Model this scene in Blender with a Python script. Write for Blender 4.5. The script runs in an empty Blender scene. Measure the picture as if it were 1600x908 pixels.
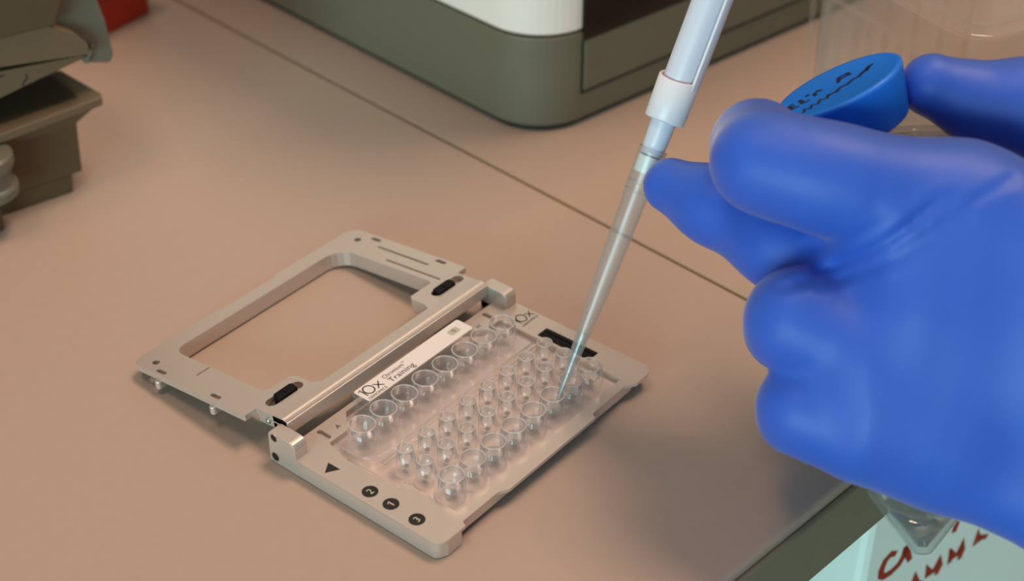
import bpy, bmesh, math, random
import numpy as np
from mathutils import Matrix, Vector
from mathutils.geometry import tessellate_polygon

# ------------------------------------------------------------------ camera, world, lights, exposure
S = 0.001                                   # everything below is written in millimetres
FPX = 2492.088                              # focal length in pixels of the 1600 px wide frame
CAM = np.array([-224.7235, -208.6740, 308.0192])
RC = np.array([[0.6333613, -0.7738561, 0.0002789],
               [-0.4492033, -0.3679431, -0.8141464],
               [0.6301348, 0.5155236, -0.5806597]])      # rows: right, down, forward
sc = bpy.context.scene
COL = sc.collection
cam_data = bpy.data.cameras.new('camera')
cam = bpy.data.objects.new('camera', cam_data); COL.objects.link(cam)
cam_data.sensor_fit = 'HORIZONTAL'; cam_data.sensor_width = 36.0
cam_data.lens = FPX / 1600 * 36.0
cam_data.clip_start = 0.01; cam_data.clip_end = 50
cam_data.dof.use_dof = True; cam_data.dof.focus_distance = 0.462; cam_data.dof.aperture_fstop = 10.5
m = Matrix(((RC[0][0], -RC[1][0], -RC[2][0]), (RC[0][1], -RC[1][1], -RC[2][1]), (RC[0][2], -RC[1][2], -RC[2][2]))).to_4x4()
m.translation = Vector(CAM * S)
cam.matrix_world = m
sc.camera = cam

world = bpy.data.worlds.new('room_light'); sc.world = world; world.use_nodes = True
world.node_tree.nodes['Background'].inputs['Color'].default_value = (1.0, 0.93, 0.87, 1)
world.node_tree.nodes['Background'].inputs['Strength'].default_value = 0.20

def area(name, loc, target, sx, sy, power, color):
    l = bpy.data.lights.new(name, 'AREA'); l.shape = 'RECTANGLE'; l.size = sx; l.size_y = sy
    l.energy = power; l.color = color
    o = bpy.data.objects.new(name, l); COL.objects.link(o)
    o.location = loc
    o.rotation_euler = (Vector(target) - Vector(loc)).to_track_quat('-Z', 'Y').to_euler()
    return o
area('overhead_light', (1.05, -0.16, 2.60), (0.1, 0.05, 0), 1.1, 0.7, 44.0, (1.0, 0.71, 0.525))
area('overhead_light', (-0.50, 0.50, 2.60), (0.1, 0.05, 0), 1.0, 0.6, 14.0, (1.0, 0.71, 0.525))  # fill light, added to brighten the far part of the bench
area('window_light', (-2.65, -0.60, 0.42), (0.1, 0.05, 0), 1.6, 1.1, 60.0, (0.55, 0.93, 1.0))

sc.view_settings.view_transform = 'Standard'; sc.view_settings.look = 'None'
sc.view_settings.gamma = 1.0; sc.view_settings.use_curve_mapping = False
sc.view_settings.exposure = 0.0
sc.cycles.transparent_max_bounces = 40
sc.cycles.max_bounces = 12; sc.cycles.transmission_bounces = 10
sc.cycles.caustics_reflective = False; sc.cycles.caustics_refractive = False

# ------------------------------------------------------------------ helpers
def ray(px, py):
    return np.array([(px - 800) / FPX, (py - 454) / FPX, 1.0]) @ RC
def dep(px, py, d): return CAM + ray(px, py) * d
def onz(px, py, z):
    v = ray(px, py); return CAM + v * ((z - CAM[2]) / v[2])

MATS = {}
def mat(name, color, rough=0.5, metal=0.0, noise=0.0, nscale=400.0, bump=0.0, bscale=900.0, coat=0.0, spec=0.5, sss=0.0, trans=0.0, ior=1.45, alpha=1.0):
    if name in MATS: return MATS[name]
    mt = bpy.data.materials.new(name); mt.use_nodes = True
    nt = mt.node_tree; b = nt.nodes['Principled BSDF']
    b.inputs['Base Color'].default_value = (*color, 1); b.inputs['Roughness'].default_value = rough
    b.inputs['Metallic'].default_value = metal; b.inputs['Coat Weight'].default_value = coat
    b.inputs['Specular IOR Level'].default_value = spec; b.inputs['IOR'].default_value = ior
    b.inputs['Transmission Weight'].default_value = trans; b.inputs['Alpha'].default_value = alpha
    if sss: 
        b.inputs['Subsurface Weight'].default_value = sss; b.inputs['Subsurface Scale'].default_value = 0.004
        b.inputs['Subsurface Radius'].default_value = (0.3, 0.5, 1.0)
    tc = nt.nodes.new('ShaderNodeTexCoord')
    if noise:
        n = nt.nodes.new('ShaderNodeTexNoise'); n.inputs['Scale'].default_value = nscale; n.inputs['Detail'].default_value = 4
        r = nt.nodes.new('ShaderNodeMapRange'); r.inputs['To Min'].default_value = 1 - noise; r.inputs['To Max'].default_value = 1 + noise
        mx = nt.nodes.new('ShaderNodeVectorMath'); mx.operation = 'SCALE'; mx.inputs[0].default_value = color
        nt.links.new(tc.outputs['Object'], n.inputs['Vector']); nt.links.new(n.outputs['Fac'], r.inputs['Value'])
        nt.links.new(r.outputs['Result'], mx.inputs['Scale']); nt.links.new(mx.outputs['Vector'], b.inputs['Base Color'])
    if bump:
        n = nt.nodes.new('ShaderNodeTexNoise'); n.inputs['Scale'].default_value = bscale; n.inputs['Detail'].default_value = 3
        bp = nt.nodes.new('ShaderNodeBump'); bp.inputs['Strength'].default_value = bump; bp.inputs['Distance'].default_value = 0.0004
        nt.links.new(tc.outputs['Object'], n.inputs['Vector']); nt.links.new(n.outputs['Fac'], bp.inputs['Height'])
        nt.links.new(bp.outputs['Normal'], b.inputs['Normal'])
    MATS[name] = mt
    return mt

def clear_mat(name, tint, milk, gloss_rough=0.06, milk_col=(0.9, 0.9, 0.9), edge=0.55):
    """thin clear plastic: see-through face on, glossy and a little milky towards grazing angles"""
    mt = bpy.data.materials.new(name); mt.use_nodes = True; nt = mt.node_tree; nt.nodes.clear()
    out = nt.nodes.new('ShaderNodeOutputMaterial')
    tr = nt.nodes.new('ShaderNodeBsdfTransparent'); tr.inputs['Color'].default_value = (*tint, 1)
    gl = nt.nodes.new('ShaderNodeBsdfGlossy'); gl.inputs['Roughness'].default_value = gloss_rough
    df = nt.nodes.new('ShaderNodeBsdfDiffuse'); df.inputs['Color'].default_value = (*milk_col, 1)
    tl = nt.nodes.new('ShaderNodeBsdfTranslucent'); tl.inputs['Color'].default_value = (*milk_col, 1)
    ms = nt.nodes.new('ShaderNodeMixShader'); ms.inputs[0].default_value = 0.5
    lw = nt.nodes.new('ShaderNodeLayerWeight'); lw.inputs['Blend'].default_value = 0.5
    p = nt.nodes.new('ShaderNodeMath'); p.operation = 'POWER'; p.inputs[1].default_value = 2.2
    r = nt.nodes.new('ShaderNodeMapRange'); r.inputs['To Min'].default_value = milk; r.inputs['To Max'].default_value = edge
    m1 = nt.nodes.new('ShaderNodeMixShader'); m2 = nt.nodes.new('ShaderNodeMixShader')
    p5 = nt.nodes.new('ShaderNodeMath'); p5.operation = 'POWER'; p5.inputs[1].default_value = 4.5
    fr = nt.nodes.new('ShaderNodeMapRange'); fr.inputs['To Min'].default_value = 0.04; fr.inputs['To Max'].default_value = 0.85
    nt.links.new(lw.outputs['Facing'], p5.inputs[0]); nt.links.new(p5.outputs[0], fr.inputs['Value'])
    L = nt.links.new
    L(df.outputs[0], ms.inputs[1]); L(tl.outputs[0], ms.inputs[2])
    L(lw.outputs['Facing'], p.inputs[0]); L(p.outputs[0], r.inputs['Value'])
    L(r.outputs['Result'], m1.inputs[0]); L(tr.outputs[0], m1.inputs[1]); L(ms.outputs[0], m1.inputs[2])
    L(fr.outputs[0], m2.inputs[0]); L(m1.outputs[0], m2.inputs[1]); L(gl.outputs[0], m2.inputs[2])
    L(m2.outputs[0], out.inputs['Surface'])
    MATS[name] = mt
    return mt

ROOTM = {}
def rootof(o):
    while o.parent is not None: o = o.parent
    return o
def thing(name, label, cat, loc=(0, 0, 0), group=None, kind=None):
    o = bpy.data.objects.new(name, None); COL.objects.link(o)
    o.location = Vector(loc) * S; o.empty_display_size = 0.01
    ROOTM[o.name] = Vector(loc)
    if label: o['label'] = label
    if cat: o['category'] = cat
    if group: o['group'] = group
    if kind: o['kind'] = kind
    return o
def finish(me, smooth, mt):
    if mt is not None: me.materials.append(mt)
    if smooth: me.shade_smooth()
def obj(name, VF, mt, parent=None, smooth=False, bevel=0.0, seg=2, label=None, kind=None, weighted=False, angle=35):
    """one mesh object from world-space millimetre vertices; origin = its thing's origin"""
    V, F = VF
    me = bpy.data.meshes.new(name)
    org = ROOTM[rootof(parent).name] if parent is not None else Vector((0, 0, 0))
    if parent is None:
        A = np.array(V, float); org = Vector(((A[:, 0].min() + A[:, 0].max()) / 2, (A[:, 1].min() + A[:, 1].max()) / 2, A[:, 2].min()))
    me.from_pydata([tuple((Vector(v) - org) * S) for v in V], [], F)
    me.validate(); me.update()
    finish(me, smooth, mt)
    o = bpy.data.objects.new(name, me); COL.objects.link(o)
    if parent is not None: o.parent = parent
    else:
        o.location = org * S; ROOTM[o.name] = org
    if bevel:
        md = o.modifiers.new('bevel', 'BEVEL'); md.width = bevel * S; md.segments = seg; md.limit_method = 'ANGLE'; md.angle_limit = math.radians(angle)
        md.harden_normals = False
    if label: o['label'] = label
    if kind: o['kind'] = kind
    return o
def inst(o, parent, off):
    """copy of a part (shared mesh) moved by a millimetre offset"""
    c = o.copy(); COL.objects.link(c); c.parent = parent; c.location = o.location + Vector(off) * S
    return c

def merge(*parts):
    V, F = [], []
    for v, f in parts:
        n = len(V); V += [tuple(p) for p in v]; F += [tuple(i + n for i in t) for t in f]
    return V, F
def xf(VF, M):
    return [tuple(M @ Vector(v)) for v in VF[0]], VF[1]
def box(x0, x1, y0, y1, z0, z1):
    V = [(x0, y0, z0), (x1, y0, z0), (x1, y1, z0), (x0, y1, z0), (x0, y0, z1), (x1, y0, z1), (x1, y1, z1), (x0, y1, z1)]
    return V, [(0, 3, 2, 1), (4, 5, 6, 7), (0, 1, 5, 4), (1, 2, 6, 5), (2, 3, 7, 6), (3, 0, 4, 7)]
def carea(p): return sum(p[i][0] * p[(i + 1) % len(p)][1] - p[(i + 1) % len(p)][0] * p[i][1] for i in range(len(p))) / 2
def prism(outer, z0, z1, holes=()):
    loops = [list(outer) if carea(outer) > 0 else list(outer)[::-1]]
    for h in holes: loops.append(list(h)[::-1] if carea(h) > 0 else list(h))
    flat = [p for l in loops for p in l]; n = len(flat)
    V = [(p[0], p[1], z0) for p in flat] + [(p[0], p[1], z1) for p in flat]
    F = []
    if len(loops) == 1:
        F.append(tuple(range(n, 2 * n))); F.append(tuple(reversed(range(n))))
    else:
        for t in tessellate_polygon([[Vector((p[0], p[1], 0)) for p in l] for l in loops]):
            a, b, c = (flat[i] for i in t)
            if (b[0] - a[0]) * (c[1] - a[1]) - (b[1] - a[1]) * (c[0] - a[0]) < 0: t = (t[0], t[2], t[1])
            F.append((t[0] + n, t[1] + n, t[2] + n)); F.append((t[0], t[2], t[1]))
    s = 0
    for l in loops:
        k = len(l)
        for i in range(k):
            a, b = s + i, s + (i + 1) % k
            F.append((a, b, b + n, a + n))
        s += k
    return V, F
def rnd(poly, r, seg=5):
    """round the corners of a polygon; r number or list"""
    out = []; n = len(poly)
    for i in range(n):
        p0, p, p1 = Vector(poly[i - 1]), Vector(poly[i]), Vector(poly[(i + 1) % n])
        rr = r[i] if isinstance(r, (list, tuple)) else r
        a, b = (p0 - p), (p1 - p); la, lb = a.length, b.length; a.normalize(); b.normalize()
        c = max(-1, min(1, a.dot(b))); th = math.acos(c)
        if rr <= 0 or th > math.radians(176): out.append(tuple(p)); continue
        t = min(rr / math.tan(th / 2), la * .48, lb * .48); re = t * math.tan(th / 2)
        q0, q1 = p + a * t, p + b * t
        bis = (a + b).normalized(); ce = p + bis * (re / math.sin(th / 2))
        a0 = math.atan2(q0.y - ce.y, q0.x - ce.x); a1 = math.atan2(q1.y - ce.y, q1.x - ce.x)
        d = (a1 - a0 + math.pi) % (2 * math.pi) - math.pi
        for k in range(seg + 1):
            an = a0 + d * k / seg; out.append((ce.x + re * math.cos(an), ce.y + re * math.sin(an)))
    return out
def circ(cx, cy, r, n=20, ry=None):
    return [(cx + r * math.cos(2 * math.pi * i / n), cy + (ry or r) * math.sin(2 * math.pi * i / n)) for i in range(n)]
def slot(x0, y0, x1, y1, r, n=6):
    a = math.atan2(y1 - y0, x1 - x0)
    return [(x1 + r * math.cos(a - math.pi / 2 + math.pi * k / n), y1 + r * math.sin(a - math.pi / 2 + math.pi * k / n)) for k in range(n + 1)] + \
           [(x0 + r * math.cos(a + math.pi / 2 + math.pi * k / n), y0 + r * math.sin(a + math.pi / 2 + math.pi * k / n)) for k in range(n + 1)]
def lathe(prof, n=32, sx=1.0, sy=1.0, closed=True, a0=0.0, a1=2 * math.pi):
    """prof [(r, z)] spun round z; closed profile loop if closed (a shell), else open ends capped when r=0"""
    full = abs(a1 - a0 - 2 * math.pi) < 1e-6; k = n if full else n + 1
    V = [(r * math.cos(a0 + (a1 - a0) * i / n) * sx, r * math.sin(a0 + (a1 - a0) * i / n) * sy, z) for i in range(k) for (r, z) in prof]
    m_ = len(prof); F = []
    for i in range(n):
        j = (i + 1) % k
        for q in range(m_ if closed else m_ - 1):
            w = (q + 1) % m_
            F.append((i * m_ + q, j * m_ + q, j * m_ + w, i * m_ + w))
    if not full and closed:
        F.append(tuple(range(m_))[::-1]); F.append(tuple(n * m_ + q for q in range(m_)))
    return V, F
def solid(prof, n=32, sx=1.0, sy=1.0):
    """solid of revolution from bottom to top, capped"""
    V, F = lathe(prof, n, sx, sy, closed=False); m_ = len(prof)
    F.append(tuple(i * m_ for i in range(n))[::-1]); F.append(tuple(i * m_ + m_ - 1 for i in range(n)))
    return V, F
def logo(x, y, z, h, w, sw=0.085):
    """the mark 10x in thin strokes: h tall, w wide"""
    t = h * sw * 1.25; el = [(x + w * .40 + w * .215 * math.cos(2 * math.pi * k / 22), y + h * .5 + h * .5 * math.sin(2 * math.pi * k / 22)) for k in range(23)]
    st = [[(x, y + h * .78), (x + w * .115, y + h * .98), (x + w * .125, y + h * .5), (x + w * .125, y)], el,
          [(x + w * .69, y), (x + w * .845, y + h * .36), (x + w, y + h * .72)], [(x + w * .69, y + h * .72), (x + w * .845, y + h * .36), (x + w, y)]]
    return merge(*[ribbon(q_, t, z, .02) for q_ in st])
def frame_of(a):
    a = Vector(a).normalized(); u = Vector((0, 0, 1)) if abs(a.z) < .9 else Vector((1, 0, 0))
    x = u.cross(a).normalized(); y = a.cross(x)
    return x, y, a
def axis_mat(o, a, xdir=None):
    x, y, z = frame_of(a)
    if xdir is not None:
        z = Vector(a).normalized(); x = (Vector(xdir) - Vector(xdir).dot(z) * z).normalized(); y = z.cross(x)
    M = Matrix(((x.x, y.x, z.x, o[0]), (x.y, y.y, z.y, o[1]), (x.z, y.z, z.z, o[2]), (0, 0, 0, 1)))
    return M
def tube(path, r, n=8, flat=None):
    P = [Vector(p) for p in path]; V, F = [], []
    up = Vector((0, 0, 1))
    for i, p in enumerate(P):
        t = (P[min(i + 1, len(P) - 1)] - P[max(i - 1, 0)]).normalized()
        s_ = t.cross(up if abs(t.dot(up)) < .95 else Vector((0, 1, 0))).normalized(); u = s_.cross(t)
        rr = r[i] if isinstance(r, (list, tuple)) else r
        for k in range(n):
            a = 2 * math.pi * k / n; V.append(tuple(p + s_ * rr * math.cos(a) + u * (flat or rr) * math.sin(a)))
    for i in range(len(P) - 1):
        for k in range(n):
            F.append((i * n + k, i * n + (k + 1) % n, (i + 1) * n + (k + 1) % n, (i + 1) * n + k))
    F.append(tuple(range(n))[::-1]); F.append(tuple((len(P) - 1) * n + k for k in range(n)))
    return V, F
def ribbon(path2, w, z, th, M=None):
    """flat pen stroke of width w along 2-D points, thickness th above z"""
    P = [Vector(p) for p in path2]; V, F = [], []
    for i, p in enumerate(P):
        t = (P[min(i + 1, len(P) - 1)] - P[max(i - 1, 0)]).normalized(); nn = Vector((-t.y, t.x))
        ww = w * (0.75 if i in (0, len(P) - 1) else 1) / 2
        for q, zz in ((p + nn * ww, z), (p - nn * ww, z), (p - nn * ww, z + th), (p + nn * ww, z + th)): V.append((q.x, q.y, zz))
    for i in range(len(P) - 1):
        for k in range(4): F.append((i * 4 + k, i * 4 + (k + 1) % 4, i * 4 + 4 + (k + 1) % 4, i * 4 + 4 + k))
    F.append((3, 2, 1, 0)); n = (len(P) - 1) * 4; F.append((n, n + 1, n + 2, n + 3))
    VF = (V, F)
    return xf(VF, M) if M is not None else VF
def text(body, size, x, y, z, th=0.04, align='LEFT', sx=1.0, rot=0.0, M=None, shear=0.0, space=1.0, fit=None):
    cu = bpy.data.curves.new('t', 'FONT'); cu.body = body; cu.size = size; cu.align_x = align; cu.extrude = th / 2; cu.resolution_u = 3
    cu.shear = shear; cu.space_character = space
    o = bpy.data.objects.new('t', cu); COL.objects.link(o)
    bpy.context.view_layer.update()
    me = o.evaluated_get(bpy.context.evaluated_depsgraph_get()).to_mesh()
    if fit:
        xs = [v.co.x for v in me.vertices]; sx = fit / (max(xs) - min(xs)); x -= min(xs) * sx
    T = Matrix.Translation((x, y, z)) @ Matrix.Rotation(rot, 4, 'Z') @ Matrix.Diagonal((sx, 1, 1, 1))
    if M is not None: T = M @ T
    V = [tuple(T @ v.co) for v in me.vertices]; F = [tuple(p.vertices) for p in me.polygons]
    bpy.data.objects.remove(o, do_unlink=True); bpy.data.curves.remove(cu)
    return V, F

# ------------------------------------------------------------------ materials
M_TABLE = mat('bench_laminate', (0.485, 0.362, 0.290), 0.42, noise=0.03, nscale=260, bump=0.05, bscale=2500, spec=0.35)
M_EDGE = mat('bench_edge_band', (0.23, 0.21, 0.135), 0.6, noise=0.05)
M_SEAM = mat('seam_filler', (0.26, 0.19, 0.09), 0.7)
M_ALU = mat('anodised_aluminium', (0.68, 0.585, 0.515), 0.36, metal=0.55, noise=0.03, nscale=1500, bump=0.10, bscale=6000)
M_BLACK = mat('black_print', (0.012, 0.010, 0.009), 0.55)
M_BLACKP = mat('black_plastic', (0.006, 0.005, 0.006), 0.6, spec=0.2)
M_STEEL = mat('steel', (0.7, 0.7, 0.68), 0.25, metal=1.0)
M_LABEL = mat('white_label', (0.86, 0.80, 0.77), 0.5)
M_PATCH = mat('grey_green_patch', (0.50, 0.51, 0.42), 0.5)
M_PALE = mat('pale_print', (0.62, 0.55, 0.42), 0.5)
M_CHIP = clear_mat('clear_chip_plastic', (0.993, 0.993, 0.995), 0.04, 0.07, (1.0, 0.96, 0.94), 0.62)
M_CHIPB = clear_mat('clear_chip_body', (0.985, 0.985, 0.99), 0.03, 0.10, (0.9, 0.88, 0.88), 0.35)
M_TIP = clear_mat('clear_tip_plastic', (0.988, 0.986, 0.982), 0.12, 0.32, (0.86, 0.85, 0.83), 0.5)
M_LIQ = clear_mat('clear_liquid', (0.90, 0.935, 0.95), 0.04, 0.03, (0.75, 0.82, 0.86), 0.3)
M_WATER = mat('water', (1, 1, 1), 0.02, trans=1.0, ior=1.34)
M_TUBE = clear_mat('clear_tube_plastic', (0.93, 0.945, 0.93), 0.07, 0.08, (0.75, 0.75, 0.7), 0.5)
M_BOXC = clear_mat('clear_box_plastic', (0.985, 0.985, 0.98), 0.055, 0.12, (1.0, 0.93, 0.85), 0.5)
M_GLOVE = mat('blue_nitrile', (0.030, 0.112, 0.56), 0.5, noise=0.05, nscale=120, bump=0.12, bscale=1400, spec=0.5, sss=0.12)
M_CAP = mat('blue_cap_plastic', (0.015, 0.21, 0.86), 0.38, sss=0.15)
M_INK = mat('dark_ink', (0.012, 0.014, 0.06), 0.6)
M_PIP = mat('pale_grey_plastic', (0.82, 0.77, 0.80), 0.32)
M_PIPB = mat('pale_blue_barrel', (0.74, 0.72, 0.80), 0.28)
M_FILT = mat('white_filter', (0.88, 0.86, 0.82), 0.8)
M_IGREY = mat('instrument_grey', (0.165, 0.138, 0.090), 0.5, noise=0.03, bump=0.08, bscale=1500)
M_IWHITE = mat('instrument_white', (0.95, 0.80, 0.70), 0.4)
M_ISCR = mat('instrument_screen', (0.008, 0.005, 0.004), 0.15)
M_IGAP = mat('instrument_gap', (0.02, 0.02, 0.016), 0.7)
M_DEV = mat('taupe_plastic', (0.115, 0.077, 0.041), 0.45, noise=0.03, bump=0.06, bscale=1500)
M_DEV2 = mat('warm_grey_plastic', (0.18, 0.125, 0.073), 0.4, noise=0.03)
M_FLAP = mat('grey_green_plastic', (0.16, 0.155, 0.115), 0.35)
M_RED = mat('red_plastic', (0.42, 0.022, 0.006), 0.3)
M_CARTON = mat('white_carton', (0.84, 0.93, 0.85), 0.7, noise=0.03, nscale=60)
M_MARKER = mat('red_marker', (0.36, 0.035, 0.012), 0.7)
M_FLOOR = mat('vinyl_floor', (0.30, 0.30, 0.27), 0.6, noise=0.05, nscale=20)

# ------------------------------------------------------------------ setting: floor and lab bench
fl = obj('floor', box(-3000, 3000, -3000, 3000, -760, -750), M_FLOOR); fl['kind'] = 'structure'

ED = Vector((math.cos(math.radians(-5.87)), math.sin(math.radians(-5.87)), 0)); EN = Vector((-ED.y, ED.x, 0))
E0 = Vector((-0.656, -58.43, 0))                       # a point on the front edge
def bq(a, b, z=0): p = E0 + ED * a + EN * b; return (p.x, p.y, z)
bench = thing('lab_bench', 'beige laminate lab bench with a dark olive front edge and a thin seam', 'bench', bq(100, 300, 0))
SE = 149.0
def panel(a0, a1):
    out = [bq(a0, 0), bq(a1, 0), bq(a1, 800), bq(a0, 800)]
    return prism([(p[0], p[1]) for p in out], -26, 0)
obj('worktop_panel', panel(-900, SE - 0.35), M_TABLE, bench, bevel=1.6, seg=3, label='left-hand beige worktop panel')
obj('worktop_panel', panel(SE + 0.35, 1200), M_TABLE, bench, bevel=0.25, seg=1, label='right-hand beige worktop panel behind the gloved hand')
q = [bq(SE - 0.4, 0.5), bq(SE + 0.4, 0.5), bq(SE + 0.4, 800), bq(SE - 0.4, 800)]
obj('seam_strip', prism([(p[0], p[1]) for p in q], -20, -0.25), M_SEAM, bench, label='thin dark yellow seam line')
def band(a0, a1):
    q_ = [bq(a0, -2.2), bq(a1, -2.2), bq(a1, -0.05), bq(a0, -0.05)]
    return prism([(p[0], p[1]) for p in q_], -27, -2.6)
obj('edge_band', band(-900, 1200), M_EDGE, bench, bevel=0.8, label='dark olive front edge band')
for (a, b) in ((-850, 40), (1150, 40), (-850, 760), (1150, 760)):
    p = bq(a, b); obj('leg', box(p[0] - 25, p[0] + 25, p[1] - 25, p[1] + 25, -750, -26), M_EDGE, bench, bevel=2)

# ------------------------------------------------------------------ chip holder
T = 5.79; W = 98.8
hold = thing('chip_holder', 'hinged aluminium chip holder lying open on the beige bench', 'holder', (49.4, 30, 0))
front = [(0, 0), (10.6, 0), (11.2, 1.7), (26.5, 1.7), (29.4, 0), (69.0, 0), (69.8, 1.7), (86.3, 2.0), (89.8, 0), (W, 0)]
outl = front + [(W, 65.3), (94.0, 65.3), (94.0, 60.3), (4.9, 60.3), (4.9, 65.3), (0, 65.3)]
outl = rnd(outl, [3.2, .3, 1.0, 3, .3, .3, 1.0, 3.5, .3, 3.8, .8, .4, .4, .4, .4, .8], 5)
pocket = rnd([(13.0, 5.0), (88.4, 5.0), (88.4, 52.5), (81.0, 52.5), (76.0, 58.5), (24.5, 58.5), (19.0, 52.5), (11.4, 52.5), (9.5, 44.2), (9.5, 24.0), (13.0, 24.0)], 0.8, 3)
slA = slot(13.2, 54.6, 13.2, 58.0, 0.9); slH = slot(87.5, 54.6, 87.5, 58.0, 0.9)
blkh = rnd([(89.6, 17.9), (94.5, 17.9), (94.5, 38.3), (89.6, 38.3)], 0.4, 2)
obj('base_plate', prism(outl, 4.7, T, [pocket, slA, slH, blkh]), M_ALU, hold, bevel=0.28, seg=2)
core = rnd([(0, 1.8), (9.5, 1.8), (89.5, 1.9), (W - .1, 4), (W - .1, 65.2), (94.1, 65.2), (94.1, 60.2), (4.8, 60.2), (4.8, 65.2), (0, 65.2)], [1.6, 1, 1, 3, .3, .2, .2, .2, .2, .3], 4)
obj('base_core', prism(core, 2.2, 4.69, [pocket, blkh]), M_ALU, hold)
obj('side_rail', prism(rnd([(-.07, 3.3), (.9, 1.0), (3.3, -.07), (9.5, -.07), (7.5, 4), (1.5, 6), (1.5, 64), (-.07, 64)], [1, 1.5, 1, .5, .5, .5, .4, .4], 4), 0.3, 5.45), M_ALU, hold)
under = rnd([(0, 1.6), (3.2, 0.1), (9, 3.5), (12, 10), (86, 10), (92, 9), (W - .4, 12), (W - .4, 65), (94.2, 65), (94.2, 60.1), (4.7, 60.1), (4.7, 65.2), (0, 65.2)], [1.5, 1.5, 1, 1, 1, 1, 1, .4, .2, .2, .2, .2, .4], 3)
obj('base_underside', prism(under, 0.3, 2.19), M_ALU, hold)
obj('pocket_floor', box(9.0, 88.9, 4.6, 59.0, 2.6, 3.72), mat('lightened_aluminium', (0.84, 0.70, 0.62), 0.5, metal=0.2), hold)  # colour lightened to make up for shade under the wells
bi = obj('black_insert', box(89.65, 94.45, 17.95, 38.25, 3.4, 5.35), M_BLACKP, hold, bevel=0.2, label='black rectangular insert in the plate')
obj('insert_ridge', box(93.2, 94.2, 18.4, 37.8, 5.3, 5.7), M_BLACKP, bi, bevel=0.15)
# hinge arms, extruded along x from a (y, z) profile
ARM = rnd([(54.4, 0.25), (65.4, 0.25), (65.4, 11.2), (54.4, 11.2)], [0.3, 0.5, 1.4, 2.2], 5)
def arm(x0, x1):
    V, F = prism(ARM, x0, x1); return [(v[2], v[0], v[1]) for v in V], F
for (x0, x1, fx) in ((-0.08, 4.8, -0.1), (94.1, 98.88, 98.9)):
    a_ = obj('hinge_arm', arm(x0, x1), M_ALU, hold, bevel=0.3, label='upright hinge arm at the corner of the base')
    for (y, z, r) in ((62.9, 9.6, 1.15), (63.0, 2.6, 1.35)):
        obj('pin_hole', xf(solid([(r * .85, -0.04), (r, 0.02), (r * .9, 0.06)], 20), axis_mat((fx, y, z), (1, 0, 0))), M_BLACK, a_, smooth=False)
        obj('hole_rim', xf(lathe([(r, -.03), (r + .28, -.03), (r + .28, .05), (r, .05)], 24), axis_mat((fx, y, z), (1, 0, 0))), M_STEEL, a_)
# printed marks on the base
ZP = T + 0.01
tri = obj('triangle_mark', prism([(1.5, 44.4), (5.2, 46.7), (5.3, 42.1)], ZP, ZP + .03), M_BLACK, hold, label='black printed triangle')
for (n, y) in (('2', 29.3), ('1', 21.4), ('3', 11.8)):
    d = obj('number_disc', prism(circ(4.0, y, 2.35, 32), ZP, ZP + .03), M_BLACK, hold, label='black printed disc with the number ' + n)
    obj('number', text(n, 3.1, 4.0, y - 1.1, ZP + .06, .02, 'CENTER') if n != '1' else ribbon([(3.4, y + .55), (4.15, y + 1.1), (4.15, y), (4.15, y - 1.1)], .42, ZP + .05, .02), M_PALE, d)
obj('letter', text('A', 2.3, 18.3, 55.0, ZP + .02, .02, 'CENTER'), M_BLACK, hold, label='printed letter A')
obj('letter', text('H', 2.3, 81.4, 54.7, ZP + .02, .02, 'CENTER'), M_BLACK, hold, label='printed letter H')
obj('logo_print', merge(logo(90.3, 45.9, ZP + .02, 3.7, 7.6), text('GENOMICS', 1.4, 90.3, 44.2, ZP + .02, .02, fit=7.6)), M_BLACK, hold, label='printed words 10x GENOMICS')

# lid, built flat in (u, v, w) and turned down about the hinge line
LID = Matrix.Translation((0, 62.2, 12.45)) @ Matrix.Rotation(math.radians(-6.5), 4, 'X')
def lp(VF): return xf(VF, LID)
lout = rnd([(5.0, 0.4), (94.0, 0.4), (94.0, 12.9), (98.3, 12.9), (98.3, 65.0), (61.6, 65.0), (60.6, 64.1), (37.2, 64.1), (36.2, 65.0), (0.3, 65.0), (0.3, 13.2), (5.0, 13.2)],
           [.2, .2, .3, .5, 5.0, .5, .5, .5, .5, 3.6, .5, .3], 5)
win = rnd([(12.0, 58.6), (12.0, 18.4), (14.5, 17.0), (22.0, 16.6), (23.3, 15.2), (23.3, 9.0), (25.5, 6.6), (72.5, 6.6), (73.8, 9.0), (73.8, 14.6), (75, 16.3), (84.8, 16.3), (85.3, 18.0), (85.3, 58.6)],
          [4.0, 2, 1.5, 1, .8, 1, 1, 1, 1, .8, .8, 1.2, 1, 7.0], 5)
slots = [slot(9.6, 11.4, 19.6, 11.4, 2.0), slot(81.2, 10.4, 91.2, 10.4, 2.0)]
holes = [circ(4.6, 58.2, 1.25, 18), circ(92.9, 57.4, 1.25, 18)]
ovals = [slot(2.1, 51.2, 2.1, 54.0, 0.75), slot(2.5, 26.7, 2.5, 29.5, 0.75), slot(96.2, 50.3, 96.2, 53.2, 0.75), slot(96.6, 21.0, 96.6, 24.0, 0.75)]
grv = [slot(93.0, 47.5, 93.0, 25.3, 0.5), slot(88.0, 39.0, 88.0, 15.5, 0.45), slot(7.0, 41.7, 11.6, 41.6, 0.35)]
lid = obj('lid', lp(prism(lout, -0.7, 0, [win] + slots + holes + ovals + grv)), M_ALU, hold, bevel=0.18, seg=2, label='open lid frame with a large window')
obj('lid_flange', lp(prism(lout, -1.9, -0.71, [win] + slots + holes + ovals)), M_ALU, lid, bevel=0.15, seg=1)
ring_o = rnd([(9.0, 61.2), (9.0, 15.0), (26, 4.2), (72, 4.2), (88.3, 13.0), (88.3, 61.2)], [5, 3, 2, 2, 3, 8], 5)
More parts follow.
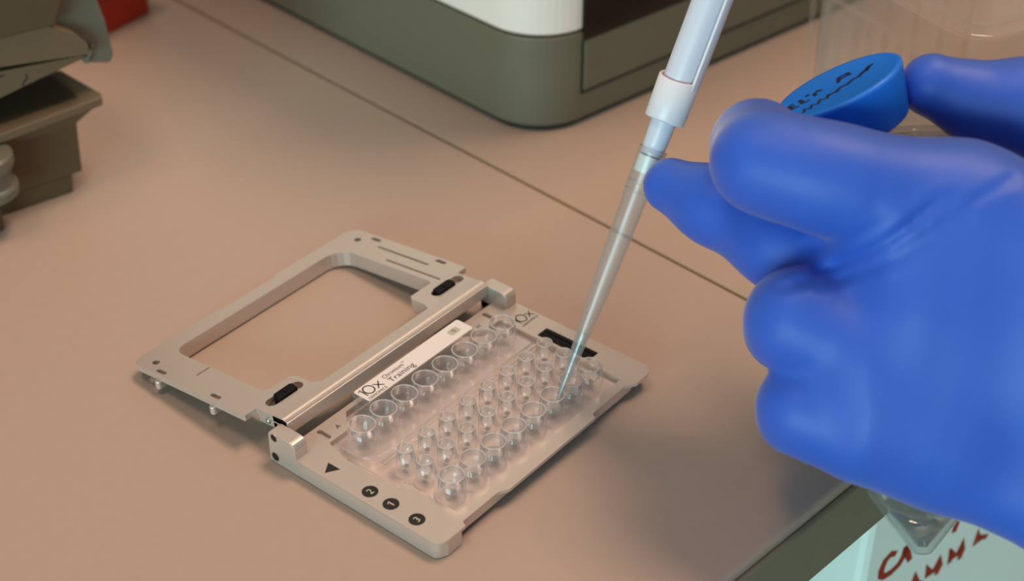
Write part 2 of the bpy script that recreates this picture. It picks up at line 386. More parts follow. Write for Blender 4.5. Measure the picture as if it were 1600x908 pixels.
obj('window_skirt', lp(prism(ring_o, -5.2, -1.91, [win])), M_ALU, lid, bevel=0.15, seg=1)
# hinge bar with a bevelled ridge
bar = rnd([(0.3, -4.6), (6.4, -4.6), (6.4, 0.0), (2.3, 0.25), (0.0, -0.5)], 0.12, 2)
V, F = prism(bar, 5.0, 94.0)
obj('hinge_bar', lp(([(v[2], v[0], v[1]) for v in V], F)), M_ALU, lid, bevel=0.1, seg=1, label='bar along the hinge')
obj('hinge_block', lp(box(5.0, 9.5, 4.5, 13.0, -4.6, -1.95)), M_ALU, lid, bevel=0.4)
obj('hinge_block', lp(box(89.5, 94.0, 4.5, 13.0, -4.6, -1.95)), M_ALU, lid, bevel=0.4)
obj('hinge_screw', lp(xf(solid([(0.9, 0), (0.9, .5), (.5, .9), (.05, 1.0)], 18), axis_mat((5.0, 8.2, -2.4), (-1, 0, 0)))), M_STEEL, lid, smooth=True, label='small steel screw')
for (x0, x1, y) in ((11.2, 18.6, 11.4), (80.4, 88.4, 10.4)):
    c = obj('latch', lp(prism(rnd([(x0, y - 1.7), (x1, y - 1.7), (x1 + .5, y + 1.3), (x1 - .6, y + 1.8), (x0 + .6, y + 1.8)], .5, 3), -2.6, 0.9)), M_BLACKP, lid, bevel=0.35, label='small black sliding latch')
    obj('latch_ridge', lp(box((x0 + x1) / 2 - .35, (x0 + x1) / 2 + .35, y - 1.1, y + 1.1, .85, 1.2)), M_BLACKP, c, bevel=.1)
    obj('slot_floor', lp(box(x0 - 4, x1 + 4, y - 2.6, y + 2.6, -2.9, -2.5)), M_ALU, lid)
for (u, v) in ((1.4, 52.4), (1.7, 27.6), (97.0, 52), (97.0, 23)):
    k = -1 if u < 50 else 1
    obj('lid_foot', lp(prism(rnd([(u - 2.4, v - 1.2), (u + 2.4, v - 1.2), (u + 2.4, v + 1.2), (u - 2.4, v + 1.2)], 1.1, 4), -4.6, -1.92)), M_ALU, lid, bevel=0.3, label='small rounded foot under the lid')

# ------------------------------------------------------------------ microfluidic chip
chip = thing('microfluidic_chip', 'clear plastic chip with four rows of wells, seated in the open holder', 'chip', (50, 30, 3.73))
body = rnd([(13.3, 5.3), (88.1, 5.3), (88.1, 52.2), (11.8, 52.2), (9.9, 44.0), (9.9, 24.3), (13.3, 24.3)], 1.0, 4)
wx = [18.5 + 9 * i for i in range(8)]
bodyo = obj('chip_body', prism(body, 3.74, 4.9), M_CHIPB, chip, bevel=0.2, seg=1)
deck = rnd([(15.5, 37.2), (86.5, 37.2), (86.5, 51.5), (13.0, 51.5), (13.0, 40.0)], [3.5, 1.5, 1, 1, 3.5], 6)
obj('raised_deck', prism(deck, 4.91, 6.0), M_CHIPB, chip, bevel=0.3, seg=2)
pth = [(86.3, 36.7, 6.0), (60, 36.7, 6.0), (30, 36.7, 6.0), (17.5, 36.7, 6.0), (14.4, 37.6, 6.0), (12.8, 39.6, 6.0), (12.3, 42.5, 6.0), (12.3, 51, 6.0)]
obj('gasket_ridge', tube(pth, 0.38, 8), M_CHIP, chip, smooth=True)
obj('gasket_ridge', tube([(86.3, 35.3, 5.3), (30, 35.3, 5.3), (15, 35.3, 5.3)], 0.32, 8), M_CHIP, chip, smooth=True)
obj('gasket_ridge', tube([(86.3, 34.2, 5.1), (30, 34.2, 5.1), (15, 34.2, 5.1)], 0.28, 8), M_CHIP, chip, smooth=True)
obj('body_rib', tube([(10.4, 44, 5.0), (10.4, 25, 5.0), (13.6, 24.7, 5.0)], 0.35, 8), M_CHIP, chip, smooth=True)
def well_mesh(ro0, ro1, ri0, ri1, z0, z1, zi, sy=1.0):
    """ring-walled well: outer wall, bore that is straight above and conical below, closed bottom"""
    zc = zi + (z1 - zi) * .42
    prof = [(ro0, z0), (ro0 * .985, z0 + .6), (ro1, z1 - .1), (ri1, z1 - .1), (ri1 * .97, zc), (ri0 * 1.15, zi + .5), (ri0, zi + .15), (0.02, zi)]
    return lathe(prof, 28, 1.0, sy, closed=False)
def rim_mesh(ro1, ri1, z1, sy=1.0):
    rm, rw = (ro1 + ri1) / 2, (ro1 - ri1) / 2 + .03
    return lathe([(rm + rw * math.cos(t), z1 - .1 + rw * .8 * math.sin(t)) for t in [2 * math.pi * k / 8 for k in range(8)]], 28, 1.0, sy)
def dimple_mesh(r, z, sy=1.0): return solid([(r * .9, z), (r, z + .1), (r * .9, z + .2)], 18, 1, sy)
M_RIM = clear_mat('clear_well_rim', (0.97, 0.97, 0.97), 0.5, 0.08, (1.0, 0.96, 0.94), 0.8)
M_DIMP = clear_mat('well_outlet', (0.72, 0.69, 0.66), 0.10, 0.15, (0.5, 0.47, 0.44), 0.3)
rows = [(45.7, (4.25, 3.95, 1.5, 3.55, 6.01, 12.1, 6.4, 1.06), 'recovery well of the back row'),
        (29.0, (2.85, 2.50, 0.95, 2.15, 4.91, 12.3, 5.3, 1.0), 'narrow well of the second row'),
        (21.6, (2.85, 2.50, 0.95, 2.15, 4.91, 12.0, 5.3, 1.0), 'narrow well of the third row'),
        (11.7, (4.15, 3.75, 1.5, 3.38, 4.91, 12.2, 5.4, 1.0), 'wide well of the front row')]
for y, w_, lab in rows:
    T0 = Matrix.Translation((wx[0], y, 0))
    first = obj('well', xf(well_mesh(*w_), T0), M_CHIP, chip, smooth=True)
    rim0 = obj('well_rim', xf(rim_mesh(w_[1], w_[3], w_[5], w_[7]), T0), M_RIM, first, smooth=True)
    dim0 = obj('well_outlet', xf(dimple_mesh(w_[2] * .95, w_[6] + .05, w_[7]), T0), M_DIMP, first)
    first['label'] = lab
    for i, x in enumerate(wx):
        o = first
        if i:
            o = inst(first, chip, (x - wx[0], 0, 0)); o['label'] = lab
            for ch in (rim0, dim0): inst(ch, o, (0, 0, 0))
        if y < 15 and 2 <= i <= 6:
            liq = obj('liquid', xf(solid([(1.5, 5.7), (2.2, 6.4), (3.05, 7.6), (3.1, 7.75)], 20), T0), M_LIQ, o, label='clear liquid in the well')
# label bar on the chip
lb0, lb1, ly0, ly1 = 26.6, 73.9, 50.5, 57.9
obj('label_bridge', prism(rnd([(lb0, ly0), (lb1, ly0), (lb1, ly1), (lb0, ly1)], .9, 4), 10.7, 11.95), M_CHIPB, chip, bevel=0.2)
for x in (lb0 + .3, lb1 - 1.5):
    obj('bridge_leg', box(x, x + 1.2, ly1 - 1.6, ly1 - .3, 3.8, 10.7), M_CHIPB, chip, bevel=.2)
    obj('bridge_leg', box(x, x + 1.2, ly0 + .3, ly0 + 1.6, 4.9, 10.7), M_CHIPB, chip, bevel=.2)
obj('bridge_wall', box(lb0 + 1.6, lb1 - 1.6, ly0 + .3, ly0 + .9, 6.05, 10.69), M_CHIPB, chip)
obj('bridge_wall', box(lb0 + 1.6, lb1 - 1.6, ly1 - .9, ly1 - .3, 3.8, 10.69), M_CHIPB, chip)
lab = obj('paper_label', prism(rnd([(lb0 + .5, ly0 + .35), (lb1 - .3, ly0 + .35), (lb1 - .3, ly1 - .3), (lb0 + .5, ly1 - .3)], .8, 4), 11.96, 12.05), M_LABEL, chip, label='white printed label')
ZL = 12.07
obj('label_print', merge(logo(27.8, 53.0, ZL, 3.8, 7.9), text('GENOMICS', 1.5, 27.9, 51.3, ZL, .02, fit=7.5)), M_BLACK, lab, label='printed words 10x GENOMICS')
obj('label_print', merge(text('Chromium', 2.3, 37.6, 54.7, ZL, .02, fit=8.5), text('TM', .8, 46.3, 55.9, ZL, .02)), M_BLACK, lab, label='printed word Chromium')
obj('label_print', text('Training', 3.0, 37.8, 52.0, ZL, .02, fit=10.6), M_BLACK, lab, label='printed word Training')
pt = obj('grey_patch', prism(rnd([(66.3, 53.0), (70.4, 53.0), (70.4, 55.6), (66.3, 55.6)], .6, 4), 12.06, 12.08), M_PATCH, lab)
obj('label_print', ribbon([(67.75, 54.8), (68.5, 55.15), (68.5, 54.2), (68.5, 53.5)], .3, 12.09, .02), M_BLACK, lab, label='printed figure 1')

# ------------------------------------------------------------------ pipette tip and pipette
AX0 = Vector((63.5, 11.2, 6.0)); AXD = (Vector((102.6, 8.0, 77.2)) - AX0).normalized()
AXM = axis_mat(AX0, AXD, Vector(RC[0]))               # local x points to the right of the bench
tip = thing('pipette_tip', 'long clear pipette tip with a white filter, dipped into a front well', 'pipette tip', AX0)
tp = [(1.0, .38), (3.8, .55), (9.9, 1.2), (18.6, 1.75), (31.5, 2.5), (38.2, 2.85), (47.5, 3.2), (56.7, 3.4), (67.5, 3.55), (68.2, 3.75), (81.5, 4.05), (82.6, 4.15)]
wall = .42
prof = [(r, s) for s, r in tp] + [(max(.12, r - wall * min(1, r / 1.5)), s) for s, r in tp[::-1]]
obj('tip_shell', xf(lathe(prof, 32), AXM), M_TIP, tip, smooth=True)
obj('filter_plug', xf(solid([(3.3, 75.6), (3.38, 80.4)], 28), AXM), M_FILT, tip, label='white filter plug')
obj('liquid', xf(solid([(.2, 1.3), (.6, 9.5), (1.2, 18.6), (1.62, 25.2)], 20), AXM), M_LIQ, tip, smooth=False, label='clear liquid in the tip')
for s in (69.5, 72.0): obj('tip_ring', xf(lathe([(3.72, s), (3.95, s + .15), (3.95, s + .45), (3.72, s + .6)], 28), AXM), M_TIP, tip, smooth=True)
pip = thing('pipette', 'pale grey pipette with an ejector sleeve, coming down from above', 'pipette', AX0 + AXD * 80)
obj('nose_cone', xf(solid([(3.2, 81.0), (3.5, 84.5), (3.75, 93.0), (3.9, 106)], 32), AXM), M_PIPB, pip, smooth=False)
bpy.data.objects['nose_cone'].data.shade_smooth()
obj('barrel', xf(lathe([(4.55, 100), (4.75, 104), (4.95, 150), (5.0, 215), (.1, 215), (.1, 100)], 40), AXM), M_PIPB, pip, smooth=True, bevel=0)
# ejector sleeve: a ring carried up as a narrow strip on one side of the barrel
V, F = [], []; n = 64
for i in range(n):
    a = 2 * math.pi * i / n; top = 104.2 + 1.1 * math.sin(a) + 0.6 * math.cos(a)
    for r, s in ((5.2, 91.5), (5.65, 91.2), (5.85, 91.8), (6.05, top - .3), (5.85, top), (5.4, top), (5.2, top - 1)): V.append((r * math.cos(a), r * math.sin(a), s))
for i in range(n):
    j = (i + 1) % n
    for k in range(7): F.append((i * 7 + k, j * 7 + k, j * 7 + (k + 1) % 7, i * 7 + (k + 1) % 7))
ring = (V, F)
strip = lathe([(5.35, 102), (6.06, 102), (6.35, 210), (5.6, 210)], 16, a0=math.radians(-52), a1=math.radians(38))
obj('ejector_sleeve', xf(ring, AXM), M_PIP, pip, smooth=True, label='tip ejector sleeve')
obj('ejector_strip', xf(strip, AXM), M_PIP, pip, bevel=0.12, label='ejector strip running up the barrel')
obj('handle', xf(solid([(5.2, 205), (12, 214), (14.5, 235), (14, 300), (15, 345), (12, 352), (6, 354)], 40), AXM), M_PIP, pip, smooth=True)
obj('plunger', xf(solid([(3, 353), (3, 368), (6.5, 369), (6.5, 374), (5, 376)], 28), AXM), M_PIPB, pip, smooth=True)

# ------------------------------------------------------------------ conical tube and its cap
tb0 = Vector(dep(1441, 866, 438)); tb1 = Vector(dep(1432, 207, 442)); TD = (tb1 - tb0).normalized(); TL = (tb1 - tb0).length
TBM = axis_mat(tb0, TD)
ctube = thing('conical_tube', 'clear conical centrifuge tube gripped inside the gloved hand', 'tube', tb0)
po = [(1.7, 0), (2.6, .4), (13.2, 14.2), (14.6, 16.5), (14.8, 20), (14.9, TL - 2), (15.0, TL)]
pi_ = [(13.8, TL), (13.7, 20), (13.3, 17), (12.0, 14.8), (1.4, 2.0), (.05, 1.8)]
obj('tube_shell', xf(lathe([(.05, 0)] + po + pi_, 48, closed=False), TBM), M_TUBE, ctube, smooth=True)
for k in range(3):
    s = TL - 3 - k * 3
    obj('thread', xf(lathe([(14.85, s), (15.7, s + .4), (15.7, s + .9), (14.85, s + 1.3)], 48), TBM), M_TUBE, ctube, smooth=True)
obj('liquid', xf(solid([(1.3, 2.2), (11.9, 15.0), (13.1, 17.2), (13.6, 20.5), (13.65, 21)], 40), TBM), M_WATER, ctube, smooth=True, label='clear liquid at the bottom of the tube')

nrm = (-0.47 * RC[0] - 0.85 * RC[1] - 0.30 * RC[2]); nrm = Vector(nrm).normalized()      # outward normal of the cap's top
cc = Vector(dep(1308, 133, 425))
CM = axis_mat(cc, nrm, Vector(0.88 * RC[0] - 0.48 * RC[1]))
cap = thing('tube_cap', 'blue screw cap with dark handwriting, held between thumb and forefinger', 'cap', cc - nrm * 14)
R0 = 18.1
obj('cap_shell', xf(lathe([(.05, -0.5), (R0 - 2.6, -0.5), (R0 - 1.9, -.1), (R0 - .7, 0), (R0 - .05, -.55), (R0 - .25, -1.4), (R0 - 3.4, -13.4), (R0 - 3.9, -14), (R0 - 5.2, -14), (R0 - 5.0, -12), (R0 - 2.4, -2.2), (.05, -2.2)], 64, closed=False), CM), M_CAP, cap, smooth=True)
strokes = [[(-11.5, 3.8), (-13.0, 3.6), (-13.2, .9), (-11.2, .9)], [(-13.0, 2.3), (-11.6, 2.4)], [(-9.6, 4.0), (-9.8, 1.1), (-8.0, 1.0)], [(-7.4, 3.6), (-6.9, 4.6)],
           [(-5.6, 3.4), (-6.0, 1.4)], [(-4.8, 3.9), (-3.6, 2.6)], [(0.6, 1.6), (2.4, 4.6), (4.6, 4.4), (4.6, 2.4)], [(1.8, 3.0), (4.0, 3.2)],
           [(-12.4, -4.4), (-11.4, -2.8), (-10.4, -4.2), (-9.2, -2.6), (-8.2, -4.0), (-6.6, -2.2), (-5.4, -3.6), (-4.0, -1.8)],
           [(-4.0, -2.4), (-2.2, -2.8), (-0.6, -1.6), (1.4, -2.0), (3.2, -1.0), (5.2, -1.2), (7.0, 0.0), (8.6, .6), (10.0, 1.8)],
           [(7.6, -.6), (9.0, 1.2), (10.8, 1.6)]]
obj('handwriting', merge(*[ribbon([(p[0] * 1.05 + .6, p[1] * 1.45 + .6) for p in s], 1.5, -0.48, .06, CM) for s in strokes]), M_INK, cap, label='dark handwritten marks')

# ------------------------------------------------------------------ gloved hand (one continuous surface)
def J(px, py, d, rpx): return ((px - 800) / FPX * d, (py - 454) / FPX * d, d, rpx / FPX * d)
CH = {
 'index':  [J(1500, 322, 398, 83), J(1345, 292, 396, 72), J(1265, 272, 397, 68), J(1188, 252, 401, 63), J(1182, 226, 417, 56), J(1236, 226, 434, 46)],
 'middle': [J(1480, 470, 400, 90), J(1350, 424, 412, 74), J(1222, 376, 425, 74), J(1114, 320, 437, 58), J(1048, 290, 444, 44)],
 'ring':   [J(1460, 590, 402, 88), J(1345, 548, 402, 82), J(1245, 502, 404, 72), J(1232, 512, 430, 60), J(1290, 530, 455, 50)],
 'little': [J(1460, 698, 404, 85), J(1350, 668, 403, 78), J(1258, 638, 406, 66), J(1246, 648, 430, 54), J(1290, 655, 452, 46)],
 'thumb':  [J(1456, 133, 427, 50), J(1535, 163, 428, 57), J(1612, 170, 426, 73), J(1730, 215, 420, 90), J(1900, 420, 405, 125)],
}
PALM = [[J(1432, 476, 392, 42), J(1460, 480, 394, 50)], [J(1310, 412, 420, 52), J(1470, 440, 406, 82)], [J(1500, 326, 398, 80), J(1700, 400, 388, 103), J(1950, 500, 378, 125)], [J(1480, 470, 400, 90), J(1960, 570, 378, 125)],
        [J(1460, 590, 402, 88), J(1960, 650, 380, 125)], [J(1460, 698, 404, 85), J(1700, 795, 398, 98), J(1950, 790, 386, 118)],
        [J(1960, 610, 384, 165), J(2600, 850, 372, 190)],
        [J(1640, 450, 420, 85), J(1900, 560, 410, 150)]]
CRE = [[(1215, 452), (1290, 425), (1345, 395), (1400, 352), (1450, 318)], [(1240, 446), (1320, 408), (1385, 360), (1430, 320)],
       [(1270, 452), (1345, 415), (1420, 365), (1500, 312), (1545, 286)], [(1260, 388), (1310, 378), (1365, 350)], [(1012, 262), (1014, 285), (1020, 306)], [(1300, 440), (1370, 412), (1430, 376), (1475, 346)]]
CRA = [1.1, 0.8, 1.0, 0.6, 0.2, 0.8]; CRW = [1.7, 1.4, 1.5, 1.5, .8, 1.5]
def hand_mesh():
    h = 0.95
    lo = np.array([28., -64., 352.]); hi = np.array([258., 92., 470.])
    nx, ny, nz = ((hi - lo) / h).astype(int) + 1
    X = (lo[0] + h * np.arange(nx, dtype=np.float32))[:, None, None]; Y = (lo[1] + h * np.arange(ny, dtype=np.float32))[None, :, None]; Z = (lo[2] + h * np.arange(nz, dtype=np.float32))[None, None, :]
    def cone(a, b):
        d = np.array(b[:3]) - np.array(a[:3]); l2 = float(d @ d)
        t = np.clip(((X - a[0]) * d[0] + (Y - a[1]) * d[1] + (Z - a[2]) * d[2]) / l2, 0, 1).astype(np.float32)
        return np.sqrt((X - a[0] - t * d[0]) ** 2 + (Y - a[1] - t * d[1]) ** 2 + (Z - a[2] - t * d[2]) ** 2) - (a[3] + t * (b[3] - a[3]))
    def smin(a, b, k):
        q_ = np.clip(k - np.abs(a - b), 0, None) / k
        return np.minimum(a, b) - q_ * q_ * k * .25
    def chain(c, k):
        f = None
        for i in range(len(c) - 1):
            g = cone(c[i], c[i + 1]); f = g if f is None else smin(f, g, k)
        return f
    f = None
    for c in PALM:
        g = chain(c, 6.0); f = g if f is None else smin(f, g, 14.0)
    g = smin(chain(CH['ring'], 8.0), chain(CH['little'], 8.0), 2.5 + 15 * np.clip((X - 70.0) / 16.0, 0, 1))
    g = smin(g, chain(CH['middle'], 5.0), 2.5 + 13 * np.clip((X - 71.0) / 18.0, 0, 1))
    f = smin(f, g, 10.0)
    f = smin(f, chain(CH['index'], 11.0), 2.5 + 15 * np.clip((X - 73.0) / 18.0, 0, 1))
    f = smin(f, chain(CH['thumb'], 7.0), 4.0)
    # wrinkles of the stretched glove between forefinger and middle finger (on the back of the hand)
    px = X[:, :, 0]; py = Y[:, :, 0]
    for pl, am, wd in zip(CRE, CRA, CRW):
        best = None
        for (a, b) in zip(pl[:-1], pl[1:]):
            A = np.array([(a[0] - 800), (a[1] - 454)]) / FPX * 402; B = np.array([(b[0] - 800), (b[1] - 454)]) / FPX * 402; d = B - A
            t = np.clip(((px - A[0]) * d[0] + (py - A[1]) * d[1]) / (d @ d), 0, 1)
            e = (px - A[0] - t * d[0]) ** 2 + (py - A[1] - t * d[1]) ** 2
            best = e if best is None else np.minimum(best, e)
        f = f + (am * np.exp(-best / wd ** 2) - am * .5 * np.exp(-best / (2.2 * wd) ** 2))[:, :, None] * (Z < 420)
    # surface nets
    ins = f < 0
    cnt = np.zeros((nx - 1, ny - 1, nz - 1), np.int8)
    for dx in (0, 1):
        for dy in (0, 1):
            for dz in (0, 1): cnt += ins[dx:nx - 1 + dx, dy:ny - 1 + dy, dz:nz - 1 + dz]
    act = (cnt > 0) & (cnt < 8)
    idx = -np.ones(act.shape, np.int64); I = np.argwhere(act); idx[act] = np.arange(len(I))
    acc = np.zeros((len(I), 3)); num = np.zeros(len(I))
    cor = [(a, b, c) for a in (0, 1) for b in (0, 1) for c in (0, 1)]
    for a in cor:
        for ax in range(3):
            if a[ax]: continue
            b = list(a); b[ax] = 1
            fa = f[I[:, 0] + a[0], I[:, 1] + a[1], I[:, 2] + a[2]]; fb = f[I[:, 0] + b[0], I[:, 1] + b[1], I[:, 2] + b[2]]
            mk = (fa < 0) != (fb < 0); t = np.where(mk, fa / np.where(mk, fa - fb, 1), 0)
            p = np.tile(np.array(a, float), (len(I), 1)); p[:, ax] += t
            acc += p * mk[:, None]; num += mk
    P = lo + h * (I + acc / num[:, None])
    Q = []
    for ax in range(3):
        o1, o2 = [(1, 2), (2, 0), (0, 1)][ax]
        sl0 = [slice(None)] * 3; sl1 = [slice(None)] * 3; sl0[ax] = slice(0, -1); sl1[ax] = slice(1, None)
        ch = ins[tuple(sl0)] != ins[tuple(sl1)]
        E_ = np.argwhere(ch); okm = (E_[:, o1] > 0) & (E_[:, o2] > 0) & (E_[:, o1] < f.shape[o1] - 1) & (E_[:, o2] < f.shape[o2] - 1); E_ = E_[okm]
        fl_ = ins[E_[:, 0], E_[:, 1], E_[:, 2]]
        def g(da, db):
            e = E_.copy(); e[:, o1] += da; e[:, o2] += db; return idx[e[:, 0], e[:, 1], e[:, 2]]
        q4 = np.stack([g(-1, -1), g(0, -1), g(0, 0), g(-1, 0)], 1)
        q4[~fl_] = q4[~fl_][:, ::-1]; Q.append(q4)
    Q = np.concatenate(Q)
    for _ in range(4):                                    # light Laplacian smoothing
        s_ = np.zeros_like(P); n_ = np.zeros(len(P))
        for a, b in ((0, 1), (1, 2), (2, 3), (3, 0)):
            np.add.at(s_, Q[:, a], P[Q[:, b]]); np.add.at(s_, Q[:, b], P[Q[:, a]]); np.add.at(n_, Q[:, a], 1); np.add.at(n_, Q[:, b], 1)
        P = P * .5 + s_ / n_[:, None] * .5
    return CAM + P @ RC, Q
HV, HQ = hand_mesh()
horg = Vector((HV[:, 0].mean(), HV[:, 1].mean(), HV[:, 2].min()))
hm = bpy.data.meshes.new('gloved_hand')
hm.vertices.add(len(HV)); hm.vertices.foreach_set('co', ((HV - np.array(horg)) * S).ravel())
hm.loops.add(HQ.size); hm.loops.foreach_set('vertex_index', HQ.ravel().astype(np.int32))
hm.polygons.add(len(HQ)); hm.polygons.foreach_set('loop_start', np.arange(0, HQ.size, 4, dtype=np.int32))
gb = M_GLOVE.node_tree.nodes['Principled BSDF']; gb.inputs['Sheen Tint'].default_value = (1, .78, .66, 1); gb.inputs['Sheen Weight'].default_value = 0.4; gb.inputs['Sheen Roughness'].default_value = 0.4
hm.update(calc_edges=True); hm.validate(); hm.materials.append(M_GLOVE); hm.shade_smooth()
hand = bpy.data.objects.new('gloved_hand', hm); COL.objects.link(hand); hand.location = horg * S
hand['label'] = 'hand in a blue nitrile glove gripping a tube and steadying the pipette tip'; hand['category'] = 'hand'

# ------------------------------------------------------------------ instrument behind the chip
def instrument():
    A = Vector((190.3, 119.0)); dl = Vector((math.sin(math.radians(6.6)), math.cos(math.radians(6.6)))); dr = Vector((math.cos(math.radians(-10.0)), math.sin(math.radians(-10.0))))
    def fp(i, R):
        a = A + (dl + dr).normalized() * i * 1.3
        pl = [a, a + dr * 330, a + dr * 330 + dl * 380, a + dl * 380]
        return rnd([tuple(p) for p in pl], R, 12)
    root = thing('lab_instrument', 'tall grey and white benchtop instrument with a black front panel', 'instrument', (A.x + 200, A.y + 160, 0))
    obj('foot_plinth', prism(fp(2.2, 20), 0, 2.5), M_IGAP, root)
    obj('base_housing', prism(fp(0, 24), 2.2, 39.5), M_IGREY, root, bevel=0.8, label='grey lower housing')
    obj('upper_housing', prism(fp(0.7, 24), 40.2, 225), M_IWHITE, root, bevel=1.0, label='white upper housing')
    obj('shadow_gap', prism(fp(1.6, 24), 39.0, 41.0), M_IGAP, root)
    nr = Vector((dr.y, -dr.x))                                   # outward from the right-hand face
    M = Matrix(((dr.x, nr.x, 0, A.x), (dr.y, nr.y, 0, A.y), (0, 0, 1, 0), (0, 0, 0, 1)))   # (along, out, up)
    s = obj('front_panel', xf(box(23.0, 300, -6, 0.9, 36.2, 205), M), M_ISCR, root, bevel=0.5, label='glossy black front panel')
    obj('drawer_gap', xf(box(22.4, 301, -4, 0.25, 13.2, 36.0), M), M_IGAP, root)
    d = obj('drawer_front', xf(box(23.8, 300, -4, 0.8, 14.6, 35.6), M), M_IGREY, root, bevel=0.5, label='grey drawer front under the black panel')
instrument()

# ------------------------------------------------------------------ device at the left edge
def device():
    e1 = Vector((.97, -.243, 0)).normalized(); e2 = Vector((-e1.y, e1.x, 0)); O = Vector((56, 227, 0))
    root = thing('benchtop_device', 'taupe benchtop device with a wedge tray and grey hinged flap', 'device', O - e1 * 40 + e2 * 30)
    B = Matrix(((e1.x, e2.x, 0, O.x), (e1.y, e2.y, 0, O.y), (0, 0, 1, O.z), (0, 0, 0, 1)))   # (right, back, up)
    def ex(poly, b0, b1):      # (right, up) profile extruded backwards
        V, F = prism(poly, b0, b1); return xf(([(v[0], v[2], v[1]) for v in V], [f[::-1] for f in F]), B)
    obj('plinth', ex(rnd([(-110, 0), (0, 0), (1.0, 7.2), (-110, 7.2)], .5, 2), 0.5, 70), M_DEV, root, bevel=.4)
    obj('body', ex(rnd([(-110, 7), (4.6, 7.4), (5.8, 27.6), (-110, 27.6)], .8, 3), 0, 72), M_DEV, root, bevel=.5, label='dark taupe lower body')
    # wedge tray: a plate with a pointed front corner
    tray = [(-110, -3), (-22, -5), (16.0, -1.0), (17.2, 2.0), (13, 27), (-20, 40), (-110, 40)]
    obj('tray', xf(prism(rnd(tray, .8, 3), 31.0, 34.6), B), M_DEV2, root, bevel=1.0, seg=3, label='wedge-shaped tray')
    V, F = prism([(-110, 27.0), (-2.0, 27.0), (12.5, 31.5), (-110, 31.5)], 1.5, 34)
    obj('tray_support', ex([(-110, 26.5), (4.5, 27.4), (12.5, 31.5), (-110, 31.5)], -1.5, 34), M_DEV, root, bevel=.4)
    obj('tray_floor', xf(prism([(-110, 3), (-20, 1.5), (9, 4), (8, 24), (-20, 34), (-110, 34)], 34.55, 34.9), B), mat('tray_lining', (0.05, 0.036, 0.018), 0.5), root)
    # upper housing: band, dark joint, rounded cover
    obj('housing_band', ex(rnd([(-110, 42.0), (-20, 43.0), (-4, 46.0), (14.2, 49.0), (13.0, 50.3), (-17.3, 53.3), (-110, 56)], .5, 2), 3, 75), M_DEV2, root, bevel=.5, label='taupe band with pen marks')
    obj('joint_gap', ex([(-110, 56), (-17, 54.2), (14.2, 50.0), (14.4, 51.3), (-17, 56.2), (-110, 59)], 3.6, 74), M_IGAP, root)
    obj('cover', ex(rnd([(-110, 58.6), (-17, 56.0), (14.6, 51.2), (15.0, 55), (11.0, 60.5), (2.0, 66.0), (-15.0, 67.0), (-110, 70)], [0, 1, .5, 2, 4, 6, 8, 0], 5), 0.2, 90), M_DEV2, root, bevel=4.0, seg=5, label='rounded taupe cover')
    obj('flap', ex(rnd([(-20, 66), (-4, 67), (9, 60), (17.0, 52.5), (13.6, 46.2), (16, 45.6), (23.6, 43.2), (25.3, 46.0), (24.2, 60), (21, 76), (14, 92), (-20, 100)], [2, 3, 2, .8, .6, 1, 1.6, 3, 6, 6, 6, 0], 4), 5, 62), M_FLAP, root, bevel=1.6, seg=3, label='grey-green hinged flap')
    obj('flap_shade_piece', ex(rnd([(-110, 68), (-16, 66.5), (-2, 66.2), (4.5, 66), (8, 74), (7, 86), (2, 98), (-110, 100)], [0, 2, 2, 2, 4, 4, 3, 0], 4), -2, 58), M_DEV, root, bevel=3.0, seg=4, label='dark taupe piece standing in for shading on the flap')  # added dark piece: stands in for the shaded left side of the curved flap
    obj('flap_rib', ex([(13.8, 46.4), (17.4, 52.4), (18.4, 52.4), (15.0, 46.2)], 3.6, 5.4), M_FLAP, root, bevel=.3)
    for st in ([(-17.6, 52.4), (-16.6, 51.2), (-15.2, 51.6)], [(-8.2, 49.6), (-7.6, 48.0), (-9.6, 46.4), (-9.4, 45.0)]):
        V, F = ribbon(st, .5, 0, .08)
        obj('pen_mark', xf(([(v[0], 2.96 - v[2], v[1]) for v in V], F), B), M_INK, root, label='violet pen mark')
    # knob, standing on its own pillar in front of the body
    kc = B @ Vector((-32.0, -6, 0))
    obj('knob', xf(solid([(9.5, 0), (10.8, .8), (11.0, 3.6), (10.2, 4.4), (9.3, 5.0), (9.3, 10.4), (10.6, 11.2), (11.2, 13.0), (11.0, 15.6), (9.8, 16.4), (0.5, 16.6)], 36), Matrix.Translation(kc + Vector((0, 0, 14)))), M_FLAP, root, smooth=False, bevel=.3, label='round grooved knob')
    obj('knob_pillar', xf(solid([(3, 0), (3, 14.2)], 20), Matrix.Translation(kc)), M_DEV, root, smooth=False)
device()

# ------------------------------------------------------------------ red object behind it
rc = thing('red_case', 'small glossy red plastic case behind the taupe device', 'case', (165, 345, 0))
RM = Matrix.Translation((171, 321, 0)) @ Matrix.Rotation(math.radians(6), 4, 'Z')
obj('case_body', xf(prism(rnd([(-60, 0), (2, 0), (2, 45), (-60, 45)], 3, 4), 0, 16), RM), M_RED, rc, bevel=1.2)
obj('case_lid', xf(prism(rnd([(-61, -1), (3, -1), (3, 46), (-61, 46)], 3, 4), 16.3, 24), RM), M_RED, rc, bevel=1.5)

